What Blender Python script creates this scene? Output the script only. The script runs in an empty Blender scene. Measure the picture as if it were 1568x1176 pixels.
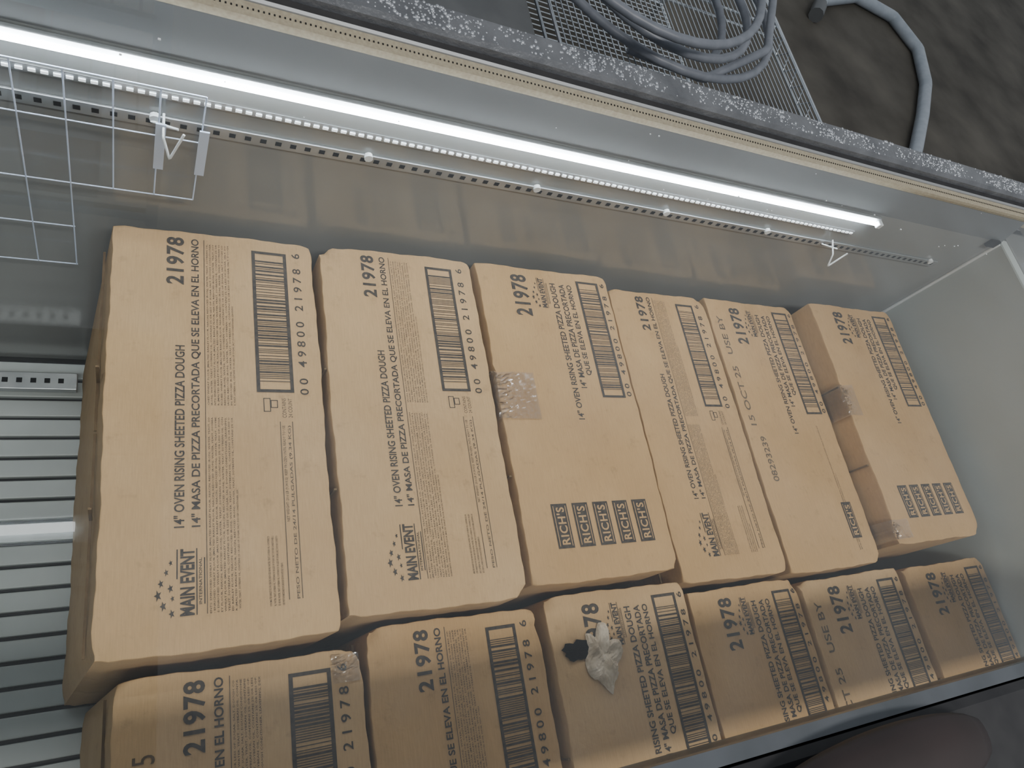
import bpy, math, random
import numpy as np
from mathutils import Vector, Matrix

S = 0.7            # metres per layout unit
ZC = 1.281         # eye height of the photographer's phone
def P(x, y, k):    # layout coordinates -> metres (k = drop below eye height)
    return Vector((x*S, y*S, ZC - k*S))

# ------------------------------------------------------------------ camera
f, px, py = 1095.5, 784.0, 588.0
vx = Vector((2823-px, 660-py, f)).normalized()
dn = Vector((175-px, 1165-py, f)); dn = (dn - vx*dn.dot(vx)).normalized()
ey = vx.cross(dn).normalized()
if ey.y > 0: ey = -ey
up = -dn
R = Matrix(((vx.x, -vx.y, -vx.z), (ey.x, -ey.y, -ey.z), (up.x, -up.y, -up.z)))
cd = bpy.data.cameras.new("camera"); cam = bpy.data.objects.new("camera", cd)
bpy.context.scene.collection.objects.link(cam)
cam.matrix_world = Matrix.Translation((0, 0, ZC)) @ R.to_4x4()
cd.sensor_width = 36; cd.lens = f/1568*36; cd.clip_start = 0.02
bpy.context.scene.camera = cam

# ------------------------------------------------------------------ materials
def mat(name, col, rough=0.5, metal=0.0, col2=None, nscale=20, bump=0.0, bscale=60, spec=0.5, detail=6, bdist=.002, fac=(0.35,0.65)):
    m = bpy.data.materials.new(name); m.use_nodes = True
    nt = m.node_tree; b = nt.nodes["Principled BSDF"]
    b.inputs["Base Color"].default_value = (*col, 1)
    b.inputs["Roughness"].default_value = rough
    b.inputs["Metallic"].default_value = metal
    b.inputs["Specular IOR Level"].default_value = spec
    tc = nt.nodes.new("ShaderNodeTexCoord")
    if col2:
        n = nt.nodes.new("ShaderNodeTexNoise"); n.inputs["Scale"].default_value = nscale; n.inputs["Detail"].default_value = detail
        nt.links.new(tc.outputs["Object"], n.inputs["Vector"])
        r = nt.nodes.new("ShaderNodeValToRGB")
        r.color_ramp.elements[0].position = fac[0]; r.color_ramp.elements[1].position = fac[1]
        r.color_ramp.elements[0].color = (*col, 1); r.color_ramp.elements[1].color = (*col2, 1)
        nt.links.new(n.outputs["Fac"], r.inputs["Fac"]); nt.links.new(r.outputs["Color"], b.inputs["Base Color"])
    if bump:
        n2 = nt.nodes.new("ShaderNodeTexNoise"); n2.inputs["Scale"].default_value = bscale; n2.inputs["Detail"].default_value = 4
        nt.links.new(tc.outputs["Object"], n2.inputs["Vector"])
        bp = nt.nodes.new("ShaderNodeBump"); bp.inputs["Strength"].default_value = bump; bp.inputs["Distance"].default_value = bdist
        nt.links.new(n2.outputs["Fac"], bp.inputs["Height"]); nt.links.new(bp.outputs["Normal"], b.inputs["Normal"])
    return m

def kraft(name, c1, c2):
    """kraft liner board: mottled tone, fine fibres across the flute direction, scuffs"""
    m = mat(name, c1, .8, 0, c2, 9, .35, 130, .2, 8, .0012, (.3,.7))
    nt = m.node_tree; b = nt.nodes["Principled BSDF"]
    src = b.inputs["Base Color"].links[0].from_socket
    tc = nt.nodes.new("ShaderNodeTexCoord"); mp = nt.nodes.new("ShaderNodeMapping"); mp.inputs["Scale"].default_value = (900,60,300)
    nt.links.new(tc.outputs["Object"], mp.inputs[0])
    n = nt.nodes.new("ShaderNodeTexNoise"); n.inputs["Scale"].default_value = 1; n.inputs["Detail"].default_value = 3
    nt.links.new(mp.outputs[0], n.inputs["Vector"])
    mr = nt.nodes.new("ShaderNodeMapRange"); mr.inputs[3].default_value = .86; mr.inputs[4].default_value = 1.14
    nt.links.new(n.outputs["Fac"], mr.inputs[0])
    sc = nt.nodes.new("ShaderNodeTexNoise"); sc.inputs["Scale"].default_value = 40; sc.inputs["Detail"].default_value = 10; sc.inputs["Roughness"].default_value = .7
    nt.links.new(tc.outputs["Object"], sc.inputs["Vector"])
    m3 = nt.nodes.new("ShaderNodeMapRange"); m3.inputs[1].default_value = .57; m3.inputs[2].default_value = .78; m3.inputs[3].default_value = 1; m3.inputs[4].default_value = .68
    nt.links.new(sc.outputs["Fac"], m3.inputs[0])
    mm = nt.nodes.new("ShaderNodeMath"); mm.operation='MULTIPLY'
    nt.links.new(mr.outputs[0], mm.inputs[0]); nt.links.new(m3.outputs[0], mm.inputs[1])
    vm = nt.nodes.new("ShaderNodeVectorMath"); vm.operation='SCALE'
    nt.links.new(src, vm.inputs[0]); nt.links.new(mm.outputs[0], vm.inputs["Scale"])
    nt.links.new(vm.outputs[0], b.inputs["Base Color"])
    return m

def emis(name, col, st):
    m = bpy.data.materials.new(name); m.use_nodes = True
    nt = m.node_tree; b = nt.nodes["Principled BSDF"]
    b.inputs["Base Color"].default_value = (*col, 1)
    b.inputs["Emission Color"].default_value = (*col, 1); b.inputs["Emission Strength"].default_value = st
    return m

def clear(name, ior_mul, rough, haze, nscale, tint=(1,1,1), h0=.45, h1=.75):
    """thin see-through sheet: transparent + fresnel gloss + a trace of frost"""
    m = bpy.data.materials.new(name); m.use_nodes = True
    nt = m.node_tree; nt.nodes.clear()
    out = nt.nodes.new("ShaderNodeOutputMaterial")
    tr = nt.nodes.new("ShaderNodeBsdfTransparent"); tr.inputs[0].default_value = (*tint,1)
    gl = nt.nodes.new("ShaderNodeBsdfGlossy"); gl.inputs["Roughness"].default_value = rough
    df = nt.nodes.new("ShaderNodeBsdfDiffuse"); df.inputs[0].default_value = (.8,.88,.95,1)
    fr = nt.nodes.new("ShaderNodeFresnel"); fr.inputs[0].default_value = 1.5
    mu = nt.nodes.new("ShaderNodeMath"); mu.operation='MULTIPLY'; mu.inputs[1].default_value = ior_mul; mu.use_clamp=True
    nt.links.new(fr.outputs[0], mu.inputs[0])
    m1 = nt.nodes.new("ShaderNodeMixShader"); nt.links.new(mu.outputs[0], m1.inputs[0]); nt.links.new(tr.outputs[0], m1.inputs[1]); nt.links.new(gl.outputs[0], m1.inputs[2])
    tc = nt.nodes.new("ShaderNodeTexCoord"); n = nt.nodes.new("ShaderNodeTexNoise"); n.inputs["Scale"].default_value = nscale; n.inputs["Detail"].default_value = 8
    nt.links.new(tc.outputs["Object"], n.inputs["Vector"])
    mr = nt.nodes.new("ShaderNodeMapRange"); mr.inputs[1].default_value=h0; mr.inputs[2].default_value=h1; mr.inputs[3].default_value=haze*.3; mr.inputs[4].default_value=haze
    nt.links.new(n.outputs["Fac"], mr.inputs[0])
    m2 = nt.nodes.new("ShaderNodeMixShader"); nt.links.new(mr.outputs[0], m2.inputs[0]); nt.links.new(m1.outputs[0], m2.inputs[1]); nt.links.new(df.outputs[0], m2.inputs[2])
    nt.links.new(m2.outputs[0], out.inputs[0])
    return m

M_card = kraft("cardboard", (.385,.238,.108), (.45,.288,.138))
M_card2 = kraft("cardboard_pale", (.415,.268,.132), (.475,.318,.165))
M_ink = mat("box_ink", (.036,.031,.028), .7, 0, (.065,.054,.044), 180, spec=.2)
M_ink2 = mat("box_ink_fine", (.095,.070,.047), .7, 0, (.135,.10,.068), 180, spec=.2)
M_tape = clear("clear_tape", 1.8, .10, .09, 260)
M_paper = mat("torn_paper", (.42,.34,.24), .85, 0, (.62,.53,.41), 60, .5, 120)
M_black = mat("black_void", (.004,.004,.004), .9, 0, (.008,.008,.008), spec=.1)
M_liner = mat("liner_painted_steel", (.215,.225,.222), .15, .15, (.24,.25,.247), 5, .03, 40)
M_ledge_shade = mat("liner_ledge_shaded", (.105,.112,.116), .35, .1, (.125,.133,.138), 5, .03, 40)  # darker than the liner: shade above the LED put into the colour
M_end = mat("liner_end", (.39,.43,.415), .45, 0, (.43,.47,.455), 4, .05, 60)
M_rim = mat("rim_steel", (.10,.105,.116), .32, .3, (.155,.162,.176), 22, .5, 160)
M_drop = mat("water_drops", (.28,.30,.33), .06, .2, (.36,.38,.42), 90, spec=1)
M_beige = mat("gasket_beige", (.27,.235,.17), .5, 0, (.33,.295,.215), 300)
M_dark = mat("gasket_dark", (.012,.012,.014), .5, 0, (.018,.018,.02), 50, spec=.3)
M_body = mat("freezer_outer", (.25,.26,.27), .4, .3, (.28,.29,.3), 8)
M_frame = mat("lid_frame_steel", (.085,.095,.105), .25, .5, (.12,.13,.145), 14)
M_led = emis("led_tube", (.90,.95,1), 48)
M_led_refl = emis("led_reflection_dots", (.9,.96,1), .7)  # dim glow standing in for the LED tube's reflection
M_tube = emis("fluorescent_tube", (.93,.98,1), 13)
M_white = mat("white_plastic", (.62,.66,.68), .35, 0, (.70,.74,.76), 30)
M_rail = mat("rail_steel", (.27,.29,.30), .3, .5, (.33,.35,.36), 30)
M_slat = mat("reflected_deck_ribs", (.27,.305,.295), .4, 0, (.42,.455,.445), 3)  # colour of the ribs that imitate the mirrored ceiling deck
M_conc = mat("concrete", (.048,.043,.036), .8, 0, (.120,.109,.092), 3.2, .5, 8, .3, 14, fac=(.3,.7))
M_chrome = mat("chrome_wire", (.6,.64,.68), .2, .9, (.7,.74,.78), 40)
M_hose = mat("hose_grey", (.15,.165,.195), .4, 0, (.19,.205,.24), 30)
M_hose2 = mat("hose_light", (.30,.34,.39), .35, 0, (.36,.40,.45), 30)
M_cab = mat("cabinet_grey", (.10,.105,.11), .45, .2, (.13,.135,.14), 10)
M_grip = mat("grip_dark", (.016,.012,.012), .5, 0, (.024,.017,.017), 10, spec=.25)
M_seam = mat("flap_edge", (.13,.085,.045), .85, 0, (.17,.115,.06), 60, spec=.1)
M_glass = clear("lid_glass", 1.2, .006, .035, 9, (.96,.98,.98), .4, .75)
M_ceil = mat("ceiling_deck", (.50,.53,.54), .6, 0, (.56,.59,.6), 2)
M_goods = mat("shelf_goods", (.30,.12,.08), .6, 0, (.25,.30,.38), 2.5, fac=(.45,.55))
M_blue = mat("shelf_steel_blue", (.55,.66,.85), .4, .1, (.6,.7,.9), 4)

# ------------------------------------------------------------------ helpers
def link(o, parent=None):
    bpy.context.scene.collection.objects.link(o)
    if parent: o.parent = parent
    return o
def empty(name, loc=(0,0,0)):
    e = bpy.data.objects.new(name, None); e.empty_display_size = .1; e.location = loc
    return link(e)
def meshobj(name, vs, fs, m, parent=None, smooth=False, bevel=0, mi=None, sharp=None):
    me = bpy.data.meshes.new(name); me.from_pydata([tuple(v) for v in vs], [], [tuple(q) for q in fs]); me.update()
    for mm in (m if isinstance(m, list) else [m]): me.materials.append(mm)
    if mi is not None: me.polygons.foreach_set("material_index", mi)
    if smooth: me.polygons.foreach_set("use_smooth", [True]*len(me.polygons))
    if sharp: me.set_sharp_from_angle(angle=math.radians(sharp))
    o = bpy.data.objects.new(name, me); link(o, parent)
    if bevel:
        b = o.modifiers.new("b", 'BEVEL'); b.width = bevel; b.segments = 2; b.limit_method = 'ANGLE'
    return o
BF = [(0,3,2,1),(4,5,6,7),(0,1,5,4),(1,2,6,5),(2,3,7,6),(3,0,4,7)]
def boxes(name, lst, m, parent=None, bevel=0):
    vs, fs = [], []
    for (a,b,c,d,e,g) in lst:
        n = len(vs)
        vs += [(a,c,e),(b,c,e),(b,d,e),(a,d,e),(a,c,g),(b,c,g),(b,d,g),(a,d,g)]
        fs += [tuple(i+n for i in q) for q in BF]
    return meshobj(name, vs, fs, m, parent, bevel=bevel)
def L(x0,x1,y0,y1,k0,k1):
    return (x0*S,x1*S,y0*S,y1*S,ZC-k0*S,ZC-k1*S)
def extrude_x(name, prof, x0, x1, m, parent=None, mi=None):
    n = len(prof)
    vs = [P(x0,y,k) for y,k in prof] + [P(x1,y,k) for y,k in prof]
    fs = [(i,(i+1)%n,(i+1)%n+n,i+n) for i in range(n)] + [tuple(range(n-1,-1,-1)), tuple(range(n,2*n))]
    o = meshobj(name, vs, fs, m, parent, mi=mi)
    import bmesh
    bm = bmesh.new(); bm.from_mesh(o.data); bmesh.ops.recalc_face_normals(bm, faces=bm.faces); bm.to_mesh(o.data); bm.free()
    return o
def tubes(name, lines, r, m, parent=None, smooth=False, res=3):
    cu = bpy.data.curves.new(name, 'CURVE'); cu.dimensions = '3D'; cu.bevel_depth = r; cu.bevel_resolution = res; cu.use_fill_caps = True
    for ln in lines:
        if smooth:
            sp = cu.splines.new('NURBS'); sp.use_endpoint_u = True; sp.order_u = 4; sp.resolution_u = 12
        else: sp = cu.splines.new('POLY')
        sp.points.add(len(ln)-1)
        for i, p in enumerate(ln): sp.points[i].co = (*p, 1)
    cu.materials.append(m)
    o = bpy.data.objects.new(name, cu); return link(o, parent)

# ------------------------------------------------------------------ text
_cache = {}
def text_mesh(body, off):
    key = (body, off)
    if key in _cache: return _cache[key]
    c = bpy.data.curves.new("t", 'FONT'); c.body = body; c.size = 1; c.offset = off; c.resolution_u = 3 if len(body) < 60 else 1
    if len(body) < 7: c.space_character = 1.12
    o = bpy.data.objects.new("t", c); bpy.context.scene.collection.objects.link(o)
    bpy.context.view_layer.update()
    me = bpy.data.meshes.new_from_object(o.evaluated_get(bpy.context.evaluated_depsgraph_get()))
    v = np.empty(len(me.vertices)*3); me.vertices.foreach_get("co", v); v = v.reshape(-1,3)[:, :2].copy()
    fs = [tuple(p.vertices) for p in me.polygons]
    bpy.data.objects.remove(o); bpy.data.curves.remove(c); bpy.data.meshes.remove(me)
    _cache[key] = (v, fs); return v, fs

class Label:
    def __init__(s): s.v=[]; s.f=[]; s.m=[]; s.n=0
    def add(s, tu, fs, mi, lift=0):
        a = np.zeros((len(tu),3)); a[:, :2] = tu; a[:, 2] = lift
        s.v.append(a); s.f += [tuple(i+s.n for i in q) for q in fs]; s.m += [mi]*len(fs); s.n += len(tu)
    def text(s, body, u0, u1, tt, tb, mi=0, off=0.0, lift=0):
        v, fs = text_mesh(body, off)
        mn, mx = v.min(0), v.max(0)
        u = u0 + (v[:,0]-mn[0])/(mx[0]-mn[0])*(u1-u0)
        t = tb - (v[:,1]-mn[1])/(mx[1]-mn[1])*(tb-tt)
        s.add(np.stack([t,u],1), fs, mi, lift)
    def rect(s, u0, u1, t0, t1, mi=0, lift=0, n=1):
        for i in range(n):
            a=u0+(u1-u0)*i/n; b=u0+(u1-u0)*(i+1)/n
            s.add(np.array([(t0,a),(t1,a),(t1,b),(t0,b)]), [(0,1,2,3)], mi, lift)
    def frame(s, u0, u1, t0, t1, w, h, mi=0):
        s.rect(u0,u0+h,t0,t1,mi); s.rect(u1-h,u1,t0,t1,mi); s.rect(u0,u1,t0,t0+w,mi,n=12); s.rect(u0,u1,t1-w,t1,mi,n=12)
    def star(s, t, u, r, asp):
        pts = [(t,u)]
        for i in range(10):
            a = i*math.pi/5; rr = r if i%2==0 else r*.42
            pts.append((t - rr*math.cos(a)*asp, u + rr*math.sin(a)))
        s.add(np.array(pts), [(0,1+i,1+(i+1)%10) for i in range(10)], 0)

ING = ("INGREDIENTS: ENRICHED WHEAT FLOUR (MALTED BARLEY FLOUR, NIACIN, REDUCED IRON), WATER, YEAST, SOYBEAN OIL, "
       "CONTAINS 2% OR LESS OF: SUGAR, SALT, DOUGH CONDITIONER, LEAVENING, DEXTROSE, ASCORBIC ACID, ENZYMES. ")
def para(lb, u0, u1, t0, t1, n, seed):
    rd = random.Random(seed); h = (t1-t0)/n
    for i in range(n):
        k = rd.randrange(0, 90); e = u1 if i < n-1 else u0+(u1-u0)*.6
        lb.text((ING*2)[k:k+88], u0, e, t0+i*h, t0+i*h+h*.68, 1, 0.012)
def barcode(lb, u0, u1, t0, t1, seed):
    lb.frame(u0,u1,t0,t1,.018,.008)
    rd = random.Random(seed); u = u0+.028
    while u < u1-.028:
        w = rd.choice([.0020,.0020,.0050]); lb.rect(u, u+w, t0+.018, t1-.018); u += w + rd.choice([.0028,.0028,.0062])
W2 = 2.1
def logo(lb, u0, u1, t0, t1):
    h = t1-t0; w = u1-u0
    lb.text("MAIN EVENT", u0, u1, t0+h*.48, t0+h*.76, 0, .035)
    lb.text("INTERNATIONAL", u0+w*.15, u1-w*.15, t0+h*.84, t0+h*.90, 0, .01)
    lb.rect(u0, u1, t0+h*.79, t0+h*.812); lb.rect(u0+w*.15, u1-w*.15, t0+h*.94, t0+h*.962)
    lb.rect(u0+w*.55, u1, t0+h*.41, t0+h*.435)
    for (a,b,r) in [(.05,.33,.07),(.17,.17,.08),(.33,.07,.09),(.50,.12,.07),(.42,.30,.07),(.66,.22,.06),(.27,.34,.05),(.8,.3,.05)]:
        lb.star(t0+h*b, u0+w*a, w*r, .62*W2)
def richs(lb, u0, u1, t0, t1):
    w = t1-t0; h = u1-u0
    lb.rect(u0, u1, t0, t1)
    lb.text("RICH'S", u0+h*.08, u1-h*.08, t0+w*.25, t0+w*.77, 2, .022, .0003)
    lb.rect(u0+h*.05, u1-h*.05, t0+w*.10, t0+w*.14, 2, .0003); lb.rect(u0+h*.05, u1-h*.05, t0+w*.86, t0+w*.90, 2, .0003)

def label_A(seed, code=False):
    lb = Label()
    lb.text("21978", .845, .98, .250, .335, 0, .030)
    lb.text('14" OVEN RISING SHEETED PIZZA DOUGH', .25, .68, .293, .338, 0, .02)
    lb.text('14" MASA DE PIZZA PRECORTADA QUE SE ELEVA EN EL HORNO', .25, .98, .366, .411, 0, .02)
    lb.rect(.07,.98,.428,.4315,1,n=30)
    para(lb, .53,.97,.44,.575, 9, seed); para(lb,.07,.50,.44,.575,9,seed+1)
    barcode(lb,.565,.965,.67,.855,seed)
    lb.text("0 0   4 9 8 0 0   2 1 9 7 8   6", .56,.97,.885,.93,0,0.01)
    lb.frame(.515,.55,.70,.735,.004,.002); lb.frame(.525,.545,.735,.77,.004,.002)
    lb.text("CONTAINS", .50,.55,.79,.81,1); lb.text("24 COUNT", .50,.55,.82,.84,1)
    lb.rect(.08,.49,.775,.779,1,n=14); lb.rect(.08,.49,.835,.839,1,n=14)
    lb.text("NET WEIGHT: 20.6 LB (9.34 KG)  KEEP FROZEN UNTIL READY TO USE", .25,.48,.785,.803,1,.01)
    lb.text("PESO NETO DE 24/14 PULGADAS (9.34 KG)", .08,.48,.812,.83,1,.01)
    para(lb,.07,.22,.69,.765,4,seed+2)
    logo(lb,.07,.205,.22,.43)
    if code: lb.text("5/35", .78,.86,.07,.15,1,0)
    return lb
def label_B(seed, nr=5, code=False):
    lb = Label()
    lb.text("21978", .82, .97, .235, .355, 0, .030)
    logo(lb,.855,.965,.375,.51)
    lb.text('14" OVEN RISING SHEETED PIZZA DOUGH', .47,.95,.525,.57,0,.02)
    lb.text('14" MASA DE PIZZA PRECORTADA', .575,.95,.595,.64,0,.02)
    lb.text('QUE SE ELEVA EN EL HORNO', .62,.95,.66,.705,0,.02)
    barcode(lb,.545,.97,.745,.925,seed)
    lb.text("0 0   4 9 8 0 0   2 1 9 7 8   6", .55,.97,.94,.975,0,0.01)
    for i in range(5):
        if i >= 5-nr: richs(lb,.09,.215,.20+i*.142,.20+i*.142+.106)
    if code:
        lb.text("15 OCT 25   USE BY", .50,.93,.07,.13,1,0.01); lb.text("08293239", .30,.46,.12,.18,1,0.01)
        para(lb,.05,.5,.80,.84,2,seed+9)
    return lb

# ------------------------------------------------------------------ cardboard boxes
def bump_fn(seed, W, Ln, dents):
    rd = np.random.RandomState(seed)
    ph = rd.rand(8)*6.28; am = rd.rand(8)*.5+.5
    def fn(x, y):
        z = (.0004*am[0]*np.sin(x*22+ph[0]+y*5) + .0005*am[1]*np.sin(y*17+ph[1]-x*8) + .00025*am[2]*np.sin(x*55+ph[2])*np.sin(y*47+ph[3]))
        z = z - .0015*(np.sin(np.pi*np.clip(x/W,0,1))*np.sin(np.pi*np.clip(y/Ln,0,1)))*am[4]
        for (a,b,r,d) in dents:
            q = np.exp(-((x-a*W)**2+(y-b*Ln)**2)/(r*r))
            z = z - d*q*(1+.35*np.sin(x*210+y*120)+.25*np.sin(y*260-x*90))
        return z
    return fn
def spaced(Lt, n):
    e = [0,.0004,.0010,.0020,.006]
    mid = list(np.linspace(.006, Lt-.006, n))[1:-1]
    return np.array(e+mid+[Lt-v for v in reversed(e)])
def cardboard_box(x0,x1,y0,y1,k,label,kb=1.5,shear=(0,0),pale=False,seed=1,dents=()):
    W=(x1-x0)*S; Ln=(y1-y0)*S; H=(kb-k)*S
    e = empty("cardboard_box", P(x0,y0,k))
    fn = bump_fn(seed,W,Ln,dents)
    xs, ys = spaced(W,34), spaced(Ln,64)
    rd = np.random.RandomState(seed+50); ph = rd.rand(6)*6.28; cr = rd.rand(4)
    r = .0011
    def edge(d): d = np.clip(r-d,0,r); return r-np.sqrt(np.maximum(r*r-d*d,0))
    def wob(s, i): return .0008*np.sin(s*27+ph[i])+.0005*np.sin(s*93+ph[i]*2)+.0003*np.sin(s*260+ph[i])
    vs=[]; nx,ny=len(xs),len(ys)
    for j,y in enumerate(ys):
        for i,x in enumerate(xs):
            z = float(fn(x,y)) - float(edge(min(x,W-x))) - float(edge(min(y,Ln-y)))
            c = cr[(x>W/2)*2+(y>Ln/2)]
            q = max(0,1-(min(x,W-x)+min(y,Ln-y))/.016)**2
            z -= .006*q*c
            wx = min(1,max(0,1-min(x,W-x)/.02)); wy = min(1,max(0,1-min(y,Ln-y)/.02))
            sx = (1 if x<W/2 else -1)*q*c*.003; sy = (1 if y<Ln/2 else -1)*q*c*.003
            for (a,b,rr,d) in dents:
                g = d*.6*math.exp(-((x-a*W)**2+(y-b*Ln)**2)/(rr*rr))
                sx += g*wx*(1 if x<W/2 else -1)*(1+.5*math.sin(y*300)); sy += g*wy*(1 if y<Ln/2 else -1)*(1+.5*math.sin(x*300))
            vs.append((x + wx*wob(y,0 if x<W/2 else 1)+sx, y + wy*wob(x,2 if y<Ln/2 else 3)+sy, z))
    fs=[(j*nx+i, j*nx+i+1, (j+1)*nx+i+1, (j+1)*nx+i) for j in range(ny-1) for i in range(nx-1)]
    ring=[i for i in range(nx)] + [j*nx+nx-1 for j in range(1,ny)] + [(ny-1)*nx+i for i in range(nx-2,-1,-1)] + [j*nx for j in range(ny-2,0,-1)]
    prev=ring; nr=len(ring)
    for q,tt in enumerate([.006,.02,.1,.2,.35,.5,.65,.8,.92,.98,1]):
        cur=[]; bul=.002*math.sin(math.pi*tt)
        for idx in ring:
            x,y,z = vs[idx]; cx=(x-W/2)/(W/2); cy=(y-Ln/2)/(Ln/2)
            bx = math.copysign(bul*(1-min(1,abs(cy))**4), cx) if abs(cx)>.95 else 0
            by = math.copysign(bul*(1-min(1,abs(cx))**4), cy) if abs(cy)>.95 else 0
            cur.append(len(vs)); vs.append((x+bx+shear[0]*S*tt, y+by+shear[1]*S*tt, z*(1-tt)-H*tt))
        for a in range(nr): b=(a+1)%nr; fs.append((prev[a],cur[a],cur[b],prev[b]))
        prev=cur
    fs.append(tuple(reversed(prev)))
    meshobj("carton", vs, fs, M_card2 if pale else M_card, e, smooth=True, sharp=28)
    g=.0015; zt=-.040; dx=shear[0]*S*.13
    boxes("flap_joint",[(dx-.0036,dx-.0012,.01,Ln*.5-g,zt-.0020,zt),(dx-.0036,dx-.0012,Ln*.5+g,Ln-.01,zt-.0020,zt),
                        (dx-.0036,dx-.0008,Ln*.30,Ln*.30+.002,zt,-.004),(dx-.0036,dx-.0008,Ln*.62,Ln*.62+.002,zt,-.004)],M_seam,e)
    v = np.concatenate(label.v,0).copy()
    t, u, lf = v[:,0]*W, v[:,1]*Ln, v[:,2]
    z = fn(t,u) + .0005 + lf
    meshobj("printed_label", np.stack([t,u,z],1), label.f, [M_ink,M_ink2,M_card2 if pale else M_card], e, mi=label.m)
    return e, fn, W, Ln
def tape(bx, u0, u1, t1, H=.05, name="tape", t0=None, wr=.0014):
    e, fn, W, Ln = bx
    vs=[];n=25
    if t0 is None:
        path=[(-.0046,-H),(-.0046,-H*.5),(-.0040,-.005),(-.0020,.0004)]+[(W*t1*i/14, None) for i in range(1,15)]
    else: path=[(W*(t0+(t1-t0)*i/14), None) for i in range(15)]
    rd=random.Random(3)
    for a,(x,z) in enumerate(path):
        for j in range(n):
            y=Ln*(u0+(u1-u0)*j/(n-1)); w=wr*math.exp(-max(0,a-4)/2.5)+.00008
            zz = (z if z is not None else float(fn(x,y))+.0010)+abs(rd.gauss(0,1))*w
            vs.append((x,y,zz))
    m=len(path)
    fs=[(a*n+j,(a+1)*n+j,(a+1)*n+j+1,a*n+j+1) for a in range(m-1) for j in range(n-1)]
    meshobj(name,vs,fs,M_tape,e,smooth=False)

b1=cardboard_box(-.027,.262,.104,.722,1.0,label_A(1),shear=(-.052,-.01),seed=1,pale=True,dents=[(0,0,.015,.003)])
b2=cardboard_box(.272,.548,.118,.722,.99,label_A(11),seed=2,pale=True,dents=[(0,1,.022,.005),(0,.0,.012,.003),(1,0,.015,.003)])
b3=cardboard_box(.558,.848,.131,.722,.985,label_B(21),seed=3,dents=[(0,.62,.012,.005),(0,.42,.009,.003),(1,.0,.014,.003)])
tape(b3,.47,.62,.26,wr=.002)
b4=cardboard_box(.872,1.132,.107,.715,1.01,label_A(31),seed=4,dents=[(1,1,.015,.004),(0,.3,.01,.002)])
b5=cardboard_box(1.14,1.414,.10,.718,1.01,label_B(41,1,True),seed=5,dents=[(1,.0,.014,.003)])
b6=cardboard_box(1.426,1.722,.125,.705,.962,label_B(51),seed=6,dents=[(0,.05,.022,.006),(0,.62,.012,.005),(0,.35,.01,.004),(1,0,.015,.004)])
tape(b6,.50,.63,.13,.06,wr=.002); tape(b6,.02,.09,.16,.06)
f1=cardboard_box(-.003,.292,-.52,.084,1.02,label_A(61,True),shear=(-.045,0),seed=7,pale=True,dents=[(1,1,.02,.005)])
tape(f1,.93,.99,.99,t0=.86)
f2=cardboard_box(.300,.572,-.50,.106,1.02,label_A(71),seed=8,dents=[(0,1,.015,.005),(1,.95,.012,.003)])
f3=cardboard_box(.587,.868,-.49,.116,1.015,label_B(81),seed=9,pale=True,dents=[(.16,.87,.018,.005),(0,1,.016,.004)])
f4=cardboard_box(.880,1.150,-.50,.094,1.02,label_B(91),seed=10,dents=[(1,1,.015,.004)])
f5=cardboard_box(1.162,1.462,-.51,.086,1.02,label_B(101,5,True),seed=11,pale=True,dents=[(0,1,.015,.004)])
f6=cardboard_box(1.485,1.772,-.51,.083,1.02,label_B(111),seed=12,dents=[(0,1,.015,.004)])

# torn hole with curled paper on the middle front carton
e,fn,W,Ln = f3
def loc(x,y): return ((x-.587)*S,(y+.49)*S)
rd=random.Random(5)
cx,cy=loc(.632,.030); pts=[(cx,cy,float(fn(cx,cy))+.0022)]
for i in range(22):
    a=i/22*6.283; rr=.0125*(.75+.4*rd.random()); x,y=cx+rr*math.cos(a)*1.6,cy+rr*math.sin(a)*.9; pts.append((x,y,float(fn(x,y))+.0022))
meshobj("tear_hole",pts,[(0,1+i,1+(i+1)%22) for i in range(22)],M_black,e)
cx,cy=loc(.674,.016); vs=[];n=26
rs=np.random.RandomState(8); noise=rs.rand(7,7)
def nz(a,b):
    a*=5.9;b*=5.9;i,j=int(a),int(b);fa,fb=a-i,b-j
    return (noise[i,j]*(1-fa)+noise[i+1,j]*fa)*(1-fb)+(noise[i,j+1]*(1-fa)+noise[i+1,j+1]*fa)*fb
for j in range(n):
    for i in range(n):
        a=(i/(n-1)-.5)*2; b=(j/(n-1)-.5)*2
        m_=max(abs(a),abs(b)); r_=math.hypot(a,b)+1e-6
        sc=m_/r_*(.6+.7*nz((math.cos(math.atan2(b,a))+1)*.49,(math.sin(math.atan2(b,a))+1)*.49))
        x=cx+a*sc*.023+.002*nz(i/n,j/n); y=cy+b*sc*.031
        vs.append((x,y,float(fn(x,y))+.001+.015*nz(j/(n+1),i/(n+1))*(1-m_**4)+rd.random()*.0014))
meshobj("torn_paper_flap",vs,[(j*n+i,j*n+i+1,(j+1)*n+i+1,(j+1)*n+i) for j in range(n-1) for i in range(n-1)],M_paper,e)

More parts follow.
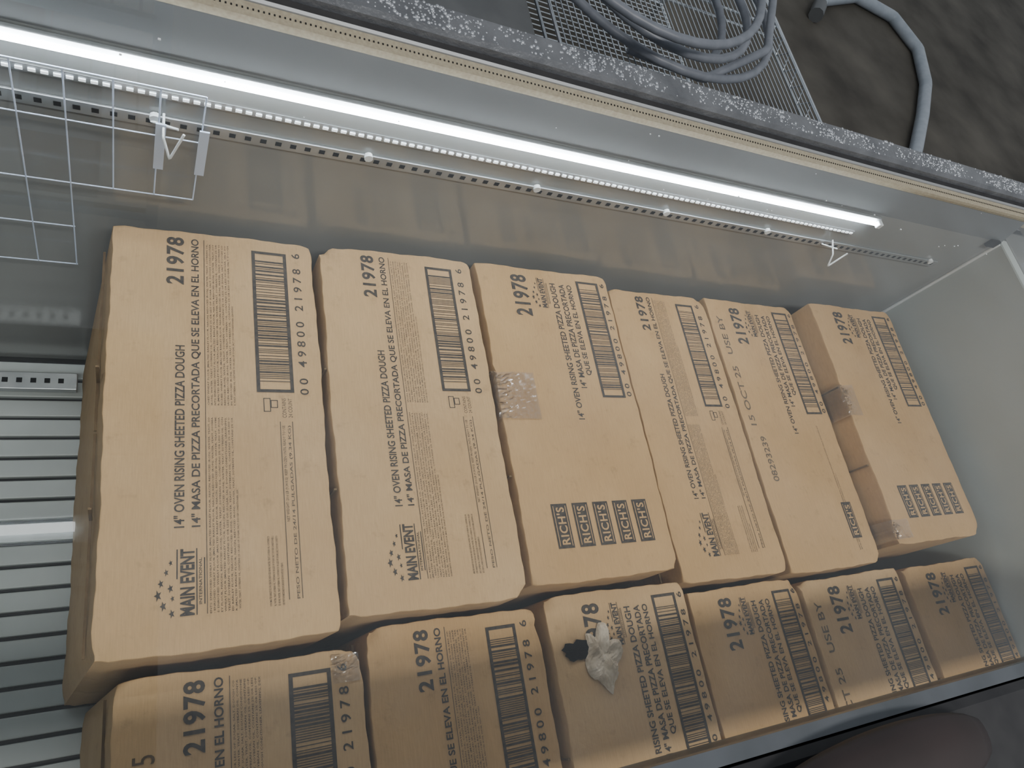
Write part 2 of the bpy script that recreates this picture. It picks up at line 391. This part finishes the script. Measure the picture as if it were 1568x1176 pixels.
# ------------------------------------------------------------------ chest freezer
fz = empty("chest_freezer", (0,0,0))
X0,X1 = -1.6, 1.79
YB, YF = .742, -.62
extrude_x("liner_back", [(YB,1.5),(YB,.685),(YB+.012,.62),(.80,.62),(.80,1.5)], X0, X1, [M_liner,M_ledge_shade], fz, mi=[0,1,0,0,0,0,0])
extrude_x("gasket_seat", [(.7535,.612),(.7735,.609),(.7735,.64),(.7535,.64)], X0, X1+.2, M_beige, fz)
extrude_x("gasket_lip", [(.7737,.607),(.7765,.604),(.7765,.64),(.7737,.64)], X0, X1+.2, M_body, fz)
extrude_x("gasket_groove", [(.7767,.606),(.785,.602),(.785,.64),(.7767,.64)], X0, X1+.2, M_dark, fz)
pd=[]; x=-.6
while x<X1: pd.append(L(x,x+.0018,.7625,.7648,.612,.6095)); x+=.0060
boxes("gasket_perforation", pd, M_dark, fz)
extrude_x("rim_back", [(.7855,.592),(.790,.585),(.829,.583),(.837,.590),(.838,.66),(.7855,.66)], X0, X1+.35, M_rim, fz)
# beads of water standing on the cold rim
rg=random.Random(21); vs=[];fs=[]
for i in range(3800):
    x=rg.uniform(-.2,X1+.33); y=rg.uniform(.7905,.8285)
    if math.sin(x*23)+math.sin(x*61+y*90)+rg.uniform(-1,1)*1.3 < -.35: continue
    k=.585+(y-.790)/(.829-.790)*(-.002); r_=rg.choice([.0007,.0009,.0011,.0015,.002])*rg.uniform(.8,1.2)
    c=P(x,y,k); n0=len(vs)
    for (rr,h) in ((1,-.05),(.75,.45),):
        for j in range(7):
            a=j/7*6.283; vs.append((c.x+r_*rr*math.cos(a),c.y+r_*rr*math.sin(a),c.z+r_*h))
    vs.append((c.x,c.y,c.z+r_*.62))
    for j in range(7):
        q=(j+1)%7; fs.append((n0+j,n0+q,n0+7+q,n0+7+j)); fs.append((n0+7+j,n0+7+q,n0+14))
meshobj("condensation_drops",vs,fs,M_drop,fz,smooth=True)
extrude_x("outer_back", [(.801,.66),(.830,.66),(.830,1.79),(.801,1.79)], X0, X1+.12, M_body, fz)
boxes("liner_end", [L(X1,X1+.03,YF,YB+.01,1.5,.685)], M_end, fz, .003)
boxes("end_ledge", [L(X1+.031,X1+.13,YF,.80,1.79,.685)], M_liner, fz, .004)
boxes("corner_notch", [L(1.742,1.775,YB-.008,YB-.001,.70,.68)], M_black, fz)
tubes("corner_bead", [[P(X1-.002,YB-.002,1.2),P(X1-.002,YB-.002,.69)]], .003, M_white, fz)
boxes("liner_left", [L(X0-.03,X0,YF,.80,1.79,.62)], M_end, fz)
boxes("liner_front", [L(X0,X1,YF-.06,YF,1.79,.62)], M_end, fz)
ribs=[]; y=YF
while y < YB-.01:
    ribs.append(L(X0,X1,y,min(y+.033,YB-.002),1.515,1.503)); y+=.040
boxes("reflection_rib_floor", ribs, M_slat, fz, .0015)  # floor shaped into ribs to imitate the ceiling reflected in the glass
boxes("floor_pan", [L(X0,X1,YF,YB,1.79,1.516)], M_dark, fz)
boxes("reflected_rail", [L(X0,-.085,.655,.690,1.47,1.455)], M_rail, fz, .001)  # solid slotted rail added in place of one reflected in the glass
h=[]; x=-.6
while x<-.1: h.append(L(x,x+.009,.668,.677,1.456,1.4535)); x+=.022
boxes("reflected_rail_slots", h, M_black, fz)
boxes("rim_bracket",[L(2.02,2.07,.80,.84,.60,.555),L(2.03,2.12,.835,.86,.60,.575)],M_dark,fz,.003)

lf = empty("sliding_glass_lid",(0,0,0))
extrude_x("edge_trim", [(-.088,.605),(-.089,.600),(-.104,.598),(-.106,.64),(-.088,.64)], X0, X1+.1, M_frame, lf)
extrude_x("frame_bar", [(-.1065,.596),(-.116,.592),(-.25,.592),(-.25,.66),(-.1065,.66)], X0, X1+.1, M_dark, lf)
meshobj("pane",[P(X0,-.088,.618),P(X1-.002,-.088,.618),P(X1-.002,.7535,.618),P(X0,.7535,.618)],[(0,1,2,3)],M_glass,lf)
vs=[];fs=[];n=14;m=20
for i in range(m+1):
    s=i/m; x=.50+.36*s; prof=math.sin(math.pi*min(1,max(0.0,(.03+.94*s))))**.35
    for j in range(n):
        a=j/n*6.283
        vs.append(P(x, -.158+.045*prof*math.cos(a)+.014*s, .572-.018*prof*math.sin(a)))
for i in range(m):
    for j in range(n): fs.append((i*n+j,(i+1)*n+j,(i+1)*n+(j+1)%n,i*n+(j+1)%n))
fs+= [tuple(range(n)), tuple(reversed(range(m*n,(m+1)*n)))]
meshobj("handle_grip",vs,fs,M_grip,lf,smooth=True)
rg=random.Random(9); fr=[]
for i in range(26):
    x=rg.uniform(-.2,1.6); y=rg.uniform(.62,.74); s_=rg.uniform(.0005,.0011)
    fr.append((x*S-s_,x*S+s_,y*S-s_*.8,y*S+s_*.8,ZC-.618*S+.0002,ZC-.618*S+.0002+s_))
boxes("frost_crumbs",fr,M_white,lf,.0003)

# ------------------------------------------------------------------ LED strip + rail
led = empty("led_strip_light",(0,0,0))
tubes("tube",[[P(-.6,YB-.012,.697),P(1.345,YB-.012,.699)]],.0028,M_led,led)
boxes("housing",[L(-.6,1.352,YB-.007,YB-.0005,.706,.688)],M_rail,led,.001)
boxes("end_cap",[L(1.346,1.358,YB-.018,YB-.0005,.706,.693)],M_white,led,.001)
dots=[]; x=-.6
while x<1.33:
    dots.append(L(x,x+.0075,YB-.004,YB-.0005,.749,.7452)); x+=.0125
boxes("led_reflection_row",dots,M_led_refl,led)  # glowing dots added as the mirrored image of the LED tube
boxes("led_reflection_backing",[L(-.6,1.335,YB-.002,YB-.0002,.753,.741)],M_rail,led)  # added backing strip for the imitated LED reflection

rail = empty("perforated_shelf_rail",(0,0,0))
boxes("strip",[L(-1.5,1.69,YB-.004,YB-.0005,.803,.783)],M_rail,rail,.0006)
hol=[]; x=-1.49
while x<1.68:
    hol.append(L(x,x+.008,YB-.0047,YB-.0035,.796,.789)); x+=.020
boxes("slots",hol,M_black,rail)
for x in (.02,.30,.585,.86,1.12,1.66):
    tubes("screw",[[P(x,YB-.008,.785),P(x,YB-.001,.785)]],.0045,M_white,rail)
for x in (.03,1.30):
    hk=empty("wire_hook",P(x,YB-.004,.79))
    tubes("hook",[[(0,-.002,.012),(0,-.022,.004),(.006,-.030,-.014),(.016,-.026,.016)],[(-.01,-.002,0),(.012,-.012,.006)]],.0012,M_white,hk,True)

wd = empty("reflected_wire_grid",(0,0,0))  # solid wires built in place of shelving reflected in the lid
ln=[]; xs_=[-.43+i*.0505 for i in range(11)]
for x in xs_: ln.append([P(x,YB-.02,.718),P(x,YB-.02,1.12 if x<-.05 else .92)])
for kk in (.718,.80,.92): ln.append([P(xs_[0],YB-.02,kk),P(xs_[-1],YB-.02,kk)])
for kk in (1.02,1.12): ln.append([P(xs_[0],YB-.02,kk),P(-.075,YB-.02,kk)])
tubes("grid",ln,.0007,M_blue,wd)
boxes("reflected_patches",[L(x,x+.012,YB-.024,YB-.0215,.86,.775) for x in (.021,.072)],M_blue,wd)  # solid blocks imitating bright patches of the same reflection

# ------------------------------------------------------------------ surroundings
boxes("floor",[(-6,10,-6,9,-.05,0)],M_conc)
rk = empty("wire_shelf_rack",(0,0,0))
xa,xb,ya,yb = 1.10*S,2.24*S,1.5*S,2.9*S; zs=ZC-1.2*S
ln=[]; x=xa
while x<xb: ln.append([(x,ya,zs),(x,yb,zs)]); x+=.0165
tubes("deck_wires",ln,.0016,M_chrome,rk)
tubes("rails",[[(xa,y,z),(xb,y,z)] for y in (ya,(ya+yb)/2,yb) for z in (zs-.005,zs-.035)]+[[(x,ya,z),(x,yb,z)] for x in (xa,xb) for z in (zs-.0,zs-.04)],.0042,M_chrome,rk)
tubes("truss",[[(xb,ya+i*.06,zs-.04),(xb,ya+i*.06+.03,zs),(xb,ya+i*.06+.06,zs-.04)] for i in range(int((yb-ya)/.06))],.0022,M_chrome,rk)
tubes("posts",[[(x,y,0),(x,y,zs+.03)] for x in (xa,xb) for y in (ya,yb)],.0125,M_chrome,rk)
ln=[]; y=ya
while y<yb: ln.append([(xa,y,zs-.33),(xb,y,zs-.33)]); y+=.022
tubes("lower_wires",ln,.0022,M_chrome,rk)
tubes("lower_rails",[[(xa,y,zs-.335),(xb,y,zs-.335)] for y in (ya,yb)]+[[(x,ya,zs-.335),(x,yb,zs-.335)] for x in (xa,xb)],.0042,M_chrome,rk)
hc = empty("coiled_hose",(0,0,0))
pts=[]
for i in range(110):
    a=-.6+i/110*6.283*3.1; rr=(.42+.07*math.sin(a*.37)+.05*math.sin(a*1.3))*S
    pts.append(((1.44+.06*math.sin(a*.21))*S+rr*math.cos(a),(2.06+.07*math.sin(a*.3))*S+rr*math.sin(a),zs+.012+i*.0013))
tubes("hose",[pts],.0100,M_hose,hc,True,5)
tubes("hose_tail",[[(1.98*S,2.6*S,zs+.03),(2.02*S,2.1*S,zs+.10),(1.85*S,1.78*S,zs+.10),(1.60*S,1.66*S,zs+.04),(1.35*S,1.75*S,zs+.012)]],.0100,M_hose,hc,True,5)
fh = empty("floor_hose",(0,0,0))
q=[(3.86,3.62),(3.96,3.75),(4.436,3.98),(4.80,3.92),(4.92,3.637),(4.77,3.262),(4.506,2.908),(4.223,2.568),(3.9,2.2),(3.5,1.8)]
tubes("hose",[[(x*S,y*S,.03) for x,y in q]],.028,M_hose2,fh,True,6)
tubes("nozzle",[[(3.80*S,3.55*S,.03),(3.90*S,3.68*S,.03)]],.033,M_cab,fh)
cb = empty("steel_cabinet",(0,0,0))
boxes("carcass",[(.45*S,1.02*S,1.45*S,2.3*S,.03,ZC-1.2*S)],M_cab,cb,.008)
boxes("doors",[(.46*S,.73*S,1.44*S,1.449*S,.08,ZC-1.25*S),(.74*S,1.01*S,1.44*S,1.449*S,.08,ZC-1.25*S)],M_rail,cb,.003)
boxes("feet",[(a*S,(a+.05)*S,b*S,(b+.05)*S,0,.031) for a in (.46,.96) for b in (1.46,2.24)],M_black,cb)
tubes("handles",[[(a*S,1.43*S,.45),(a*S,1.43*S,.33)] for a in (.71,.76)],.005,M_chrome,cb)
rb=[]; y=-2.0
while y<1.9: rb.append((-5,.15,y,y+.075,4.0,4.04)); y+=.10
boxes("ceiling",rb+[(-5,.15,-2,1.97,4.045,4.09)],M_ceil)
tf = empty("tube_light_fixture",(0,0,0))
boxes("tray",[(-4,-.12,.88,1.0,3.96,3.995)],M_white,tf)
tubes("tube",[[(-3.9,.94,3.93),(-.18,.94,3.93)]],.022,M_tube,tf)
ss = empty("store_shelving",(0,0,0))
sx0,sx1,sy0,sy1=-2.6,.10,2.3,2.9
boxes("uprights",[(x,x+.05,y,y+.05,0,3.6) for x in (-2.6,-1.7,-.8,.05) for y in (sy0,sy1-.05)],M_blue,ss)
boxes("beams",[(sx0+.05,sx1-.05,sy0+.002,sy0+.03,z,z+.06) for z in (.4,1.1,1.8,2.4,3.0,3.5)],M_blue,ss)
wl=[]
for z in (.46,1.16,1.86,2.46,3.06):
    x=sx0+.08
    while x<sx1-.05: wl.append([(x,sy0+.02,z+.006),(x,sy1-.06,z+.006)]); x+=.09
tubes("decking",wl,.006,M_chrome,ss)
rg=random.Random(4); gd=[]
for z in (.48,1.18,1.88,2.48,3.08):
    x=sx0+.1
    while x<sx1-.35:
        w_=.2+rg.random()*.2; gd.append((x,x+w_,sy0+.06,sy1-.1,z,z+.2+rg.random()*.25)); x+=w_+.05+rg.random()*.15
boxes("goods",gd,M_goods,ss,.01)

# ------------------------------------------------------------------ light
w = bpy.data.worlds.new("w"); bpy.context.scene.world = w; w.use_nodes = True
w.node_tree.nodes["Background"].inputs[0].default_value = (.88,.94,1,1); w.node_tree.nodes["Background"].inputs[1].default_value = .46
def area(name, loc, rot, sx, sy, p, col):
    l = bpy.data.lights.new(name,'AREA'); l.shape='RECTANGLE'; l.size=sx; l.size_y=sy; l.energy=p; l.color=col
    o = bpy.data.objects.new(name,l); o.location=loc; o.rotation_euler=rot; link(o); return o
area("ceiling_light",(.8,-1.1,3.7),(math.radians(-18),0,0),3.0,.5,150,(1,.97,.92))
